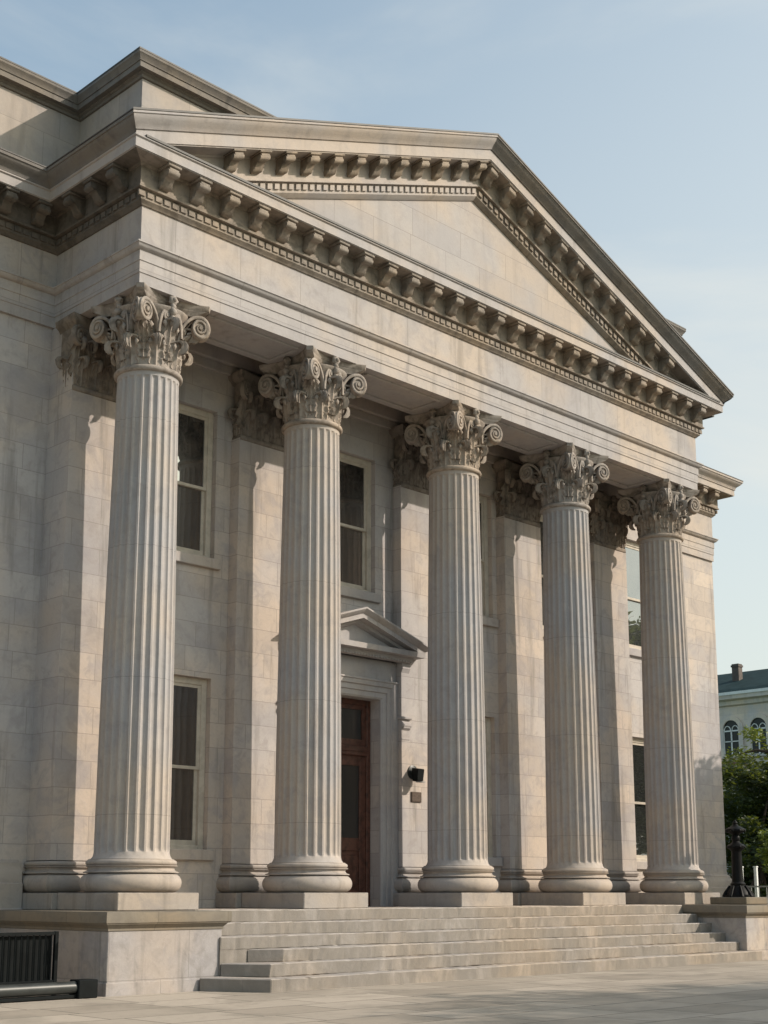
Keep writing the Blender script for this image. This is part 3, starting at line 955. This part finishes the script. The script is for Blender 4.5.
# gable roof and attic
bm = bmesh.new()
poly_prism(bm, [(XL-.5, YF+.4, TIP+.0), (XC, YF+.4, APEX-.02), (XR+.5, YF+.4, TIP+.0)], (0, 12, 0))
link('roof', bm, M['lead'], bld)
AP = [(-24, 1.78), (-.27, 1.78), (-.27, .02), (14.58, .02), (14.58, 3.0), (19.7, 3.0), (19.7, 26)]
bm = bmesh.new()
sweep(bm, AP, [(0, 12.0), (0, 13.83)])
link('attic_wall', bm, M['attic'], bld)
bm = bmesh.new()
sweep(bm, AP, [(0, 13.80), (.03, 13.81), (.04, 13.85), (.07, 13.87), (.075, 13.885), (.15, 13.89), (.15, 13.98), (.165, 13.985), (.17, 14.01), (.20, 14.05), (.215, 14.075), (.22, 14.08), (.22, 14.12), (-.4, 14.14)])
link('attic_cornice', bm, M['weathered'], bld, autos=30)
bm = bmesh.new(); sweep(bm, AP, [(-.3, 14.145), (.225, 14.124), (.225, 14.15), (-.3, 14.18)], closed=True)
link('lead_flashing', bm, M['lead'], bld)
bm = bmesh.new()
box(bm, -24, 19.9, 2.2, 26, 13.9, 14.06)
box(bm, -24, -23.9, 1.8, 26, 0, 14.0); box(bm, -24, 20.3, 25.9, 26, -.1, 14.0)
box(bm, 0.1, 14.3, .4, 2.2, 13.9, 14.06)
link('roof', bm, M['lead'], bld)

# ------------------------------------------------------------------ steps and pedestals
bm = bmesh.new()
RISE = FLOOR/6
fronts = [-.85, -1.15, -1.45, -1.75, -2.05, -2.35]
lefts = [.5, .5, .5, .96, .5, .15]
fl_x = [0, 0, 0, 1.36, .87, .63]
rights = [12.8, 12.8, 12.8, 12.8, 12.8, 13.05]
rng = random.Random(3)
for k in range(6):
    zt = FLOOR - RISE*k
    yb = .3 if k == 0 else fronts[k-1]+.03
    if k >= 3: yb = -1.452
    zb = zt-RISE-.002 if k < 5 else -.02
    if k < 3: box(bm, lefts[k], rights[k], fronts[k], yb, zb, zt, .012)
    else:                                               # canted left end
        b2 = bmesh.new()
        poly_prism(b2, [(lefts[k], -1.452, zb), (fl_x[k], fronts[k], zb), (rights[k], fronts[k], zb), (rights[k], -1.452, zb)], (0, 0, zt-zb))
        bmesh.ops.bevel(b2, geom=b2.edges[:], offset=.012, segments=1, affect='EDGES')
        tm = bpy.data.meshes.new('tmp'); b2.to_mesh(tm); b2.free(); bm.from_mesh(tm); bpy.data.meshes.remove(tm)
box(bm, .5, 12.8, -1.44, -.9, -.02, FLOOR-RISE*3+.0)
# worn, slightly uneven edges
long_e = [e for e in bm.edges if abs(e.verts[0].co.x-e.verts[1].co.x) > 3]
bmesh.ops.subdivide_edges(bm, edges=long_e, cuts=150, use_grid_fill=True)
for v in bm.verts:
    if v.co.z > .02:
        v.co.z += rng.gauss(0, .0022) + .004*sin(v.co.x*1.9+v.co.y*7)
        v.co.y += rng.gauss(0, .0035) + (.012 if rng.random() < .03 else 0)
steps = link('entrance_steps', bm, M['steps'], bld)
bm = bmesh.new()
box(bm, .61, 12.68, -.5, YWALL, .5, FLOOR-.003); box(bm, XL, .6, .8, YWALL, .5, FLOOR-.003); box(bm, 12.7, XSTEP, .8, YWALL, .5, FLOOR-.003)
link('porch_floor', bm, M['steps'], bld)

def pedestal(x0, x1, y0, y1, lab):
    bm = bmesh.new(); box(bm, x0+.04, x1-.05, y0+.04, y1, -.05, .80, .01); box(bm, x0+.025, x1-.035, y0+.025, y1, -.04, .16, .006)
    p = link('step_pedestal', bm, M['cheek'], bld)
    bm = bmesh.new()
    sweep(bm, [(x0+.04, y1), (x0+.04, y0+.04), (x1-.05, y0+.04), (x1-.05, y1)], [(0, .795), (.012, .80), (.012, .83), (.03, .85), (.05, .87), (.05, .875), (.075, .88), (.075, .885), (.09, .90), (.09, FLOOR-.012), (.08, FLOOR), (-.55, FLOOR+.002)])
    link('pedestal_coping', bm, M['coping'], p, autos=40)
    return p
pedestal(-1.31, .60, -1.45, YW+.03, 'l')
pedestal(12.70, 16.6, -2.25, YR, 'r')
bm = bmesh.new(); box(bm, -.8, .2, -.9, YW, FLOOR-.05, FLOOR+.001); box(bm, 13.2, 16.2, -1.75, YR-.3, FLOOR-.05, FLOOR+.001)
link('pedestal_top', bm, M['coping'], bld)

# ------------------------------------------------------------------ wall lamp, plaque, lamp post
lx, lz = 6.90, 3.42
lamp = empty('wall_lamp', (lx, YP, lz), 'small black box lamp on a round plate beside the door, above the plaque', 'wall lamp')
bm = bmesh.new(); lathe(bm, [(.13, 0), (.13, .02), (.11, .03)], 24, mat=Matrix.Translation((0, 0, .03)) @ Matrix.Rotation(pi/2, 4, 'X')); link('back_plate', bm, M['pipe'], lamp, autos=40)
bm = bmesh.new(); box(bm, -.03, .03, -.12, -.025, -.02, .05, .008); link('arm', bm, M['blackpaint'], lamp)
bm = bmesh.new()
vs = [(-.115, -.11, .11), (.115, -.11, .11), (.115, -.33, .085), (-.115, -.33, .085)]
lo = [(-.095, -.12, -.15), (.095, -.12, -.15), (.095, -.30, -.15), (-.095, -.30, -.15)]
A = [bm.verts.new(v) for v in vs]; B = [bm.verts.new(v) for v in lo]
bm.faces.new(A); bm.faces.new(B[::-1])
for k in range(4): bm.faces.new((A[k], B[k], B[(k+1) % 4], A[(k+1) % 4]))
bmesh.ops.bevel(bm, geom=bm.edges[:], offset=.012, segments=2, affect='EDGES')
for v in bm.verts: v.co = Vector((v.co.x*.85, v.co.y*.68, v.co.z*.95))
hd = link('lamp_housing', bm, M['blackpaint'], lamp)
bm = bmesh.new(); box(bm, -.07, .07, -.27, -.15, -.165, -.152); link('lens', bm, M['grayrail'], hd)
bm = bmesh.new(); box(bm, -.135, .135, -.022, 0, -.095, .095, .006)
pq = link('wall_plaque', bm, M['plaque'], None, loc=(6.99, YP, 3.0)); tag(pq, 'small dark bronze plaque on the pilaster under the wall lamp', 'plaque')
bm = bmesh.new(); box(bm, -.118, .118, -.026, -.022, -.078, .078, .003)
link('plaque_face', bm, M['plaque'], pq)

def zsq(bm):
    for v in bm.verts:
        if v.co.z > .46: v.co.z = .46 + (v.co.z-.46)*.83
LPX, LPY = 14.05, -1.30
post = empty('lamp_post', (LPX, LPY, FLOOR), 'black cast iron ornamental post on the stone pedestal right of the steps', 'lamp post')
bm = bmesh.new(); box(bm, -.42, .42, -.42, .42, 0.004, .15, .015); link('stone_pad', bm, M['coping'], post)
bm = bmesh.new()
lathe(bm, [(.30, .15), (.30, .19), (.27, .20), (.25, .25), (.19, .33), (.15, .38), (.155, .42), (.12, .46), (.115, .60), (.10, 1.18), (.105, 1.21), (.135, 1.24), (.175, 1.28), (.185, 1.33), (.15, 1.37), (.10, 1.40), (.07, 1.45)], 16)
for k in range(8):
    a = k*pi/4; tube(bm, [(.30*cos(a), .30*sin(a), .15), (.26*cos(a), .26*sin(a), .24), (.17*cos(a), .17*sin(a), .38)], [.045, .035, .02], 8)
zsq(bm); link('pedestal_shaft', bm, M['iron'], post, autos=35)
bm = bmesh.new()
lathe(bm, [(.07, 1.45), (.09, 1.50), (.085, 1.56), (.065, 1.60), (.09, 1.63), (.17, 1.67), (.205, 1.71), (.20, 1.75), (.14, 1.79), (.07, 1.83), (.045, 1.87), (.055, 1.90), (.035, 1.94), (.008, 1.98)], 16)
for k in range(8):
    a = k*pi/4 + .2; blob(bm, (.185*cos(a), .185*sin(a), 1.71), .04); blob(bm, (.165*cos(a), .165*sin(a), 1.31), .035)
zsq(bm); link('finial', bm, M['iron'], post, autos=35)

# ------------------------------------------------------------------ black railing and barrier tube on the left
ry = -.95
rail = empty('railing', (-2.6, ry, 0), 'black metal railing panel in shade beside the left stone pedestal', 'railing')
for xx in (.84, -1.0, -3.4):
    bm = bmesh.new(); box(bm, xx, xx+.05, -.025, .025, 0, .80, .004); link('post', bm, M['blackpaint'], rail)
bm = bmesh.new(); box(bm, -3.35, .84, -.022, .022, .755, .795, .004); box(bm, -3.35, .84, -.02, .02, .17, .205, .004); link('rail', bm, M['blackpaint'], rail)
bm = bmesh.new()
x = -3.28
while x < .82:
    tube(bm, [(x, 0, .2), (x, 0, .76)], [.009, .009], 6); x += .085
o = link('baluster', bm, M['blackpaint'], rail)
bm = bmesh.new(); box(bm, -3.35, .84, .045, .055, .10, .75); link('back_sheet', bm, M['blackpaint'], rail)  # added sheet that makes the gaps dark, standing in for the dark areaway
bar = empty('barrier_tube', (-2.6, -1.42, 0), 'dark metal tube lying low along the pavement below the black railing', 'barrier')
bm = bmesh.new(); lathe(bm, [(.075, -2.2), (.075, .90)], 24, mat=Matrix.Translation((0, 0, .135)) @ Matrix.Rotation(pi/2, 4, 'Y')); link('tube', bm, M['pipe'], bar, autos=40)
bm = bmesh.new(); box(bm, -2.2, .92, -.05, .07, .01, .05, .006); link('base_rail', bm, M['blackpaint'], bar)
bm = bmesh.new(); box(bm, .86, 1.14, -.10, .12, .0, .225, .012); link('end_block', bm, M['blackpaint'], bar)

# ------------------------------------------------------------------ setting
def sheet(name, x0, x1, y0, y1, z, mat):
    bm = bmesh.new(); bm.faces.new([bm.verts.new(p) for p in ((x0, y0, z), (x1, y0, z), (x1, y1, z), (x0, y1, z))])
    o = link(name, bm, mat); o['kind'] = 'structure'; return o
sheet('ground', -1500, 1500, -1500, 1500, -.008, M['lawn'])
sheet('plaza_paving', -40, 33, -34, 3, 0, M['paving'])
sheet('road', 33, 42, -200, 200, -.004, M['asphalt'])

# far building
fx = 80.0
far = empty('arched_window_building', (fx, 40, 0), 'grey stone building with arched windows and green slate roof behind the trees', 'building')
FB = -40.0
ZO = [i for i in range(8)]
bm = bmesh.new(); box(bm, fx, fx+14, 8, 70, 0, 15.4); o = link('wall', bm, M['farstone'], far); o.location = (-fx, FB, 0)
bm = bmesh.new()
sweep(bm, [(fx, 70), (fx, 8)], [(0, 15.1), (.2, 15.2), (.25, 15.5), (.6, 15.6), (.65, 15.95), (.0, 16.0)])
# path runs towards -y so that the outward side is -x
o = link('eaves_cornice', bm, M['farstone'], far); o.location = (-fx, FB, 0)
bm = bmesh.new()
poly_prism(bm, [(fx-.7, 7.5, 15.97), (fx+.3, 7.5, 16.5), (fx+7, 7.5, 18.9), (fx+14, 7.5, 16.4), (fx+14.6, 7.5, 15.97)], (0, 63, 0))
rf = link('roof', bm, M['slate'], far); rf.location = (-fx, FB, 0)
bm = bmesh.new(); box(bm, fx+3.3, fx+3.9, 38.85, 39.45, 17.0, 18.95, .02); box(bm, fx+3.25, fx+3.95, 38.8, 39.5, 18.7, 18.85); o = link('chimney', bm, M['brick'], rf)
bm = bmesh.new(); box(bm, fx-.72, fx-.66, 7.5, 70.5, 15.9, 16.12); o = link('gutter', bm, M['whitepost'], rf)
def arch_pts(yc, w, z0, zs, n=10):
    pts = [(yc-w, z0), (yc+w, z0), (yc+w, zs)]
    pts += [(yc+w*cos(pi*i/n), zs+w*sin(pi*i/n)) for i in range(1, n)] + [(yc-w, zs)]
    return pts
def far_window():
    bm = bmesh.new()
    outer, inner = arch_pts(0, 1.0, 0, 2.0, 14), arch_pts(0, .66, .0, 2.0, 14)
    A = [bm.verts.new((-.16, y, z)) for y, z in outer]; B = [bm.verts.new((-.16, y, z)) for y, z in inner]
    A2 = [bm.verts.new((.02, y, z)) for y, z in outer]; B2 = [bm.verts.new((.02, y, z)) for y, z in inner]
    n = len(A)
    for i in range(1, n):
        j = (i+1) % n
        bm.faces.new((A[i], A[j], B[j], B[i])); bm.faces.new((A[i], A2[i], A2[j], A[j])); bm.faces.new((B[i], B[j], B2[j], B2[i]))
    box(bm, -.25, 0, -1.1, 1.1, -.2, 0)
    w = link('window', bm, M['farstone'], far)
    bm = bmesh.new(); poly_prism(bm, [(-.03, y, z) for y, z in inner], (.02, 0, 0)); link('pane', bm, M['farpane'], w)
    bm = bmesh.new()
    box(bm, -.09, -.035, -.05, .05, 0, 1.85); box(bm, -.09, -.035, -.66, .66, 1.02, 1.09); box(bm, -.09, -.035, -.66, .66, 1.80, 1.90)
    for s in (-1, 1):
        box(bm, -.09, -.035, s*.66-.06*(s > 0), s*.66+.06*(s < 0), 0, 2.0)
        tube(bm, [(-.06, s*.33+.27*cos(pi*i/6), 1.9+.33*sin(pi*i/6)) for i in range(7)], [.035]*7, 6)
    link('tracery', bm, M['whitepost'], w)
    return w
w0 = far_window()
first = True
for k in range(-8, 12):
    y = 37.75 + 2.3*k
    if not 10 < y < 68: continue
    for z in (11.4, 5.0):
        o = w0 if first else copy_tree(w0, far)
        first = False
        o.location = (0, y+FB, z)
bm = bmesh.new(); poly_prism(bm, [(fx-1.6, 36.4, 10.2), (fx-1.6, 36.4, 10.35), (fx-.01, 36.4, 11.0), (fx-.01, 36.4, 10.2)], (0, 6, 0)); o = link('awning', bm, M['awning'], far); o.location = (-fx, FB, 0)

# fence with white posts
px_posts = [(30.0, 8.02), (30.0, 7.48)]
for i, (x, y) in enumerate(px_posts):
    bm = bmesh.new(); box(bm, -.05, .05, -.05, .05, 0, 2.1, .01); p = link('white_post', bm, M['whitepost'], None, loc=(x, y, 0))
    bm = bmesh.new(); poly_prism(bm, [(-.06, -.06, 2.1), (.06, -.06, 2.1), (.06, .06, 2.1), (-.06, .06, 2.1)], (0, 0, .04)); link('cap', bm, M['whitepost'], p)
    tag(p, ['white square post nearer the stone building, behind the black ornamental post', 'white square post at the fence, right of the black ornamental post'][i], 'post', 'white posts behind the fence')
fen = empty('picket_railing', (29.8, 6.5, 0), 'low grey metal railing in front of the dark trees at right', 'railing')
bm = bmesh.new(); box(bm, -.02, .02, -6, 4, 1.45, 1.50); box(bm, -.02, .02, -6, 4, .2, .25); link('rail', bm, M['grayrail'], fen)
bm = bmesh.new()
y = -5.95
while y < 4: box(bm, -.012, .012, y, y+.025, 0, 1.46); y += .28
link('baluster', bm, M['grayrail'], fen)

# ------------------------------------------------------------------ trees
def tree(name, loc, height, crown_r, crown_z, nclump, nleaf, mats, seed, label, lsize=.16, squash=1.0, group='trees'):
    rg = random.Random(seed)
    t = empty(name, loc, label, 'tree', group)
    bm = bmesh.new()
    base = Vector((0, 0, 0)); top = Vector((rg.uniform(-.3, .3), rg.uniform(-.3, .3), crown_z))
    r0 = height*.022+.04
    tube(bm, [base, base.lerp(top, .35)+Vector((.08, .05, 0)), base.lerp(top, .7), top], [r0*1.35, r0, r0*.8, r0*.45], 10)
    clumps = []
    for i in range(nclump):
        while True:
            v = Vector((rg.uniform(-1, 1), rg.uniform(-1, 1), rg.uniform(-1, 1)))
            if .25 < v.length < 1: break
        c = Vector((v.x*crown_r, v.y*crown_r, crown_z+v.z*(height-crown_z)*squash))
        clumps.append((c, crown_r*rg.uniform(.20, .38)))
        if i % 3 == 0:
            st = base.lerp(top, rg.uniform(.55, 1))
            tube(bm, [st, st.lerp(c, .5)+Vector((0, 0, .15)), c], [r0*.4, r0*.25, .02], 6)
    link('trunk', bm, M['bark'], t, smooth=True)
    bms = [bmesh.new() for _ in mats]
    for c, r in clumps:
        for _ in range(nleaf):
            v = Vector((rg.gauss(0, 1), rg.gauss(0, 1), rg.gauss(0, 1))).normalized()*r*(rg.random()**.4)
            v.z *= .7
            p = c+v
            k = 1 if (len(mats) > 1 and rg.random() < .35) else 0
            a = rg.uniform(0, 2*pi); tl = rg.uniform(-.9, .9)
            d = Vector((cos(a), sin(a), rg.uniform(-.6, .5))).normalized()
            n = Vector((rg.uniform(-1, 1), rg.uniform(-1, 1), rg.uniform(.1, 1))).normalized()
            s = d.cross(n).normalized()
            L = lsize*rg.uniform(.6, 1.25); W = L*.42
            bm = bms[k]
            q = [p, p+d*L*.5+s*W*.5, p+d*L, p+d*L*.5-s*W*.5]
            bm.faces.new([bm.verts.new(x) for x in q])
    for bm, m in zip(bms, mats): link('crown', bm, m, t)
    return t
tree('leafy_tree', (43, 12.9, 0), 7.7, 3.6, 3.9, 90, 420, [M['leafdark']], 11, 'dark green tree behind the low grey railing beside the building', .24, group='trees behind the railing')
tree('leafy_tree', (47, 11.0, 0), 8.6, 4.0, 4.4, 90, 420, [M['leafdark'], M['leaflight']], 12, 'taller tree with sunlit yellow green leaves at the right edge', .24, group='trees behind the railing')
tree('leafy_tree', (39.5, 12.6, 0), 6.6, 2.4, 3.2, 60, 380, [M['leafdark']], 13, 'low dark bushy tree against the corner of the stone building', .20, group='trees behind the railing')
tree('young_tree', (41.0, 12.5, 0), 9.3, 1.7, 7.5, 11, 110, [M['leaflight']], 17, 'slender tree top with bright yellow green leaves before the arched windows', .22, group='trees behind the railing')
tree('young_tree', (28.6, 5.3, 0), 3.7, 1.15, 2.75, 22, 260, [M['leaflight']], 14, 'young tree with bright yellow green leaves at the right edge', .15, group='trees behind the railing')
# trees across the plaza, out of frame: they cast the shade on the right wing and show in the panes
tree('street_tree', (25.8, -5.4, 0), 10.2, 3.6, 6.3, 110, 420, [M['leafdark']], 21, 'tall street tree across the plaza right of the building', .30, group='street trees across the plaza')
tree('street_tree', (13.2, -20.5, 0), 11.5, 4.6, 7.4, 140, 420, [M['leafdark']], 22, 'broad street tree shading the plaza in the foreground', .30, group='street trees across the plaza')
tree('street_tree', (40.0, -24.0, 0), 13.0, 4.6, 8.0, 45, 300, [M['leafdark']], 23, 'far street tree across the plaza, reflected in the window panes', .32, group='street trees across the plaza')
tree('street_tree', (26.0, -33.0, 0), 12.0, 4.4, 7.6, 45, 300, [M['leafdark']], 24, 'street tree farthest in front of the building, reflected in the window panes', .32, group='street trees across the plaza')

# ------------------------------------------------------------------ light, sky, camera
AZ, EL = radians(41), radians(33)
sd = Vector((sin(AZ)*cos(EL), -cos(AZ)*cos(EL), sin(EL)))
sun = bpy.data.lights.new('sun', 'SUN'); sun.energy = 2.75; sun.angle = radians(.6); sun.color = (1, .895, .775)
so = bpy.data.objects.new('sun', sun); COL.objects.link(so)
so.rotation_euler = (-sd).to_track_quat('-Z', 'Y').to_euler(); so.location = sd*60
w = bpy.data.worlds.new('World'); scn.world = w; w.use_nodes = True
nt = w.node_tree; nt.nodes.clear(); N = NT(nt)
out = N.n('ShaderNodeOutputWorld'); bg = N.n('ShaderNodeBackground'); N.l(bg.outputs[0], out.inputs[0])
sky = N.n('ShaderNodeTexSky', sky_type='NISHITA', sun_disc=False)
sky.sun_elevation = EL; sky.sun_rotation = math.atan2(sd.x, sd.y)
sky.air_density = 1.2; sky.dust_density = 3.0; sky.ozone_density = .7; sky.altitude = 50
# thin high cloud
tc = N.n('ShaderNodeTexCoord')
mp = N.n('ShaderNodeMapping'); N.l(tc.outputs['Generated'], mp.inputs[0]); mp.inputs['Scale'].default_value = (1.2, 1.2, 4.0)
f = N.noise(mp.outputs[0], 2.2, 6, .55, .6)
# the veil of thin cloud thickens towards the sun and the horizon
dv = N.n('ShaderNodeVectorMath', operation='DOT_PRODUCT'); N.l(tc.outputs['Generated'], dv.inputs[0]); dv.inputs[1].default_value = (.86, -.05, -.52)
veil = N.ramp(dv.outputs['Value'], -.15, .85)
cl = N.math('MINIMUM', N.math('ADD', N.math('MULTIPLY', N.ramp(f, .40, .72), .26), N.math('ADD', N.math('MULTIPLY', veil, .72), .06)), .9)
c = N.mix(cl, N.mix(1.0, sky.outputs[0], (1.0, 1.10, 1.02), 'MULTIPLY'), (4.25, 4.33, 4.10))
N.l(c, bg.inputs[0]); bg.inputs[1].default_value = .12

cam = bpy.data.cameras.new('camera'); co = bpy.data.objects.new('camera', cam); COL.objects.link(co)
co.location = (-11.314, -16.36, 1.277)
co.rotation_euler = (radians(90+11.044), 0, radians(-45.03))
cam.sensor_fit = 'VERTICAL'; cam.sensor_height = 36; cam.lens = 1367.4/1024*36
cam.shift_y = (625.756-512)/1024
cam.clip_end = 4000; cam.clip_start = .1
scn.camera = co
scn.view_settings.view_transform = 'Standard'; scn.view_settings.look = 'None'
scn.view_settings.exposure = 0.68; scn.view_settings.gamma = 1
scn.view_settings.use_curve_mapping = False
scn.render.resolution_x = 768; scn.render.resolution_y = 1024
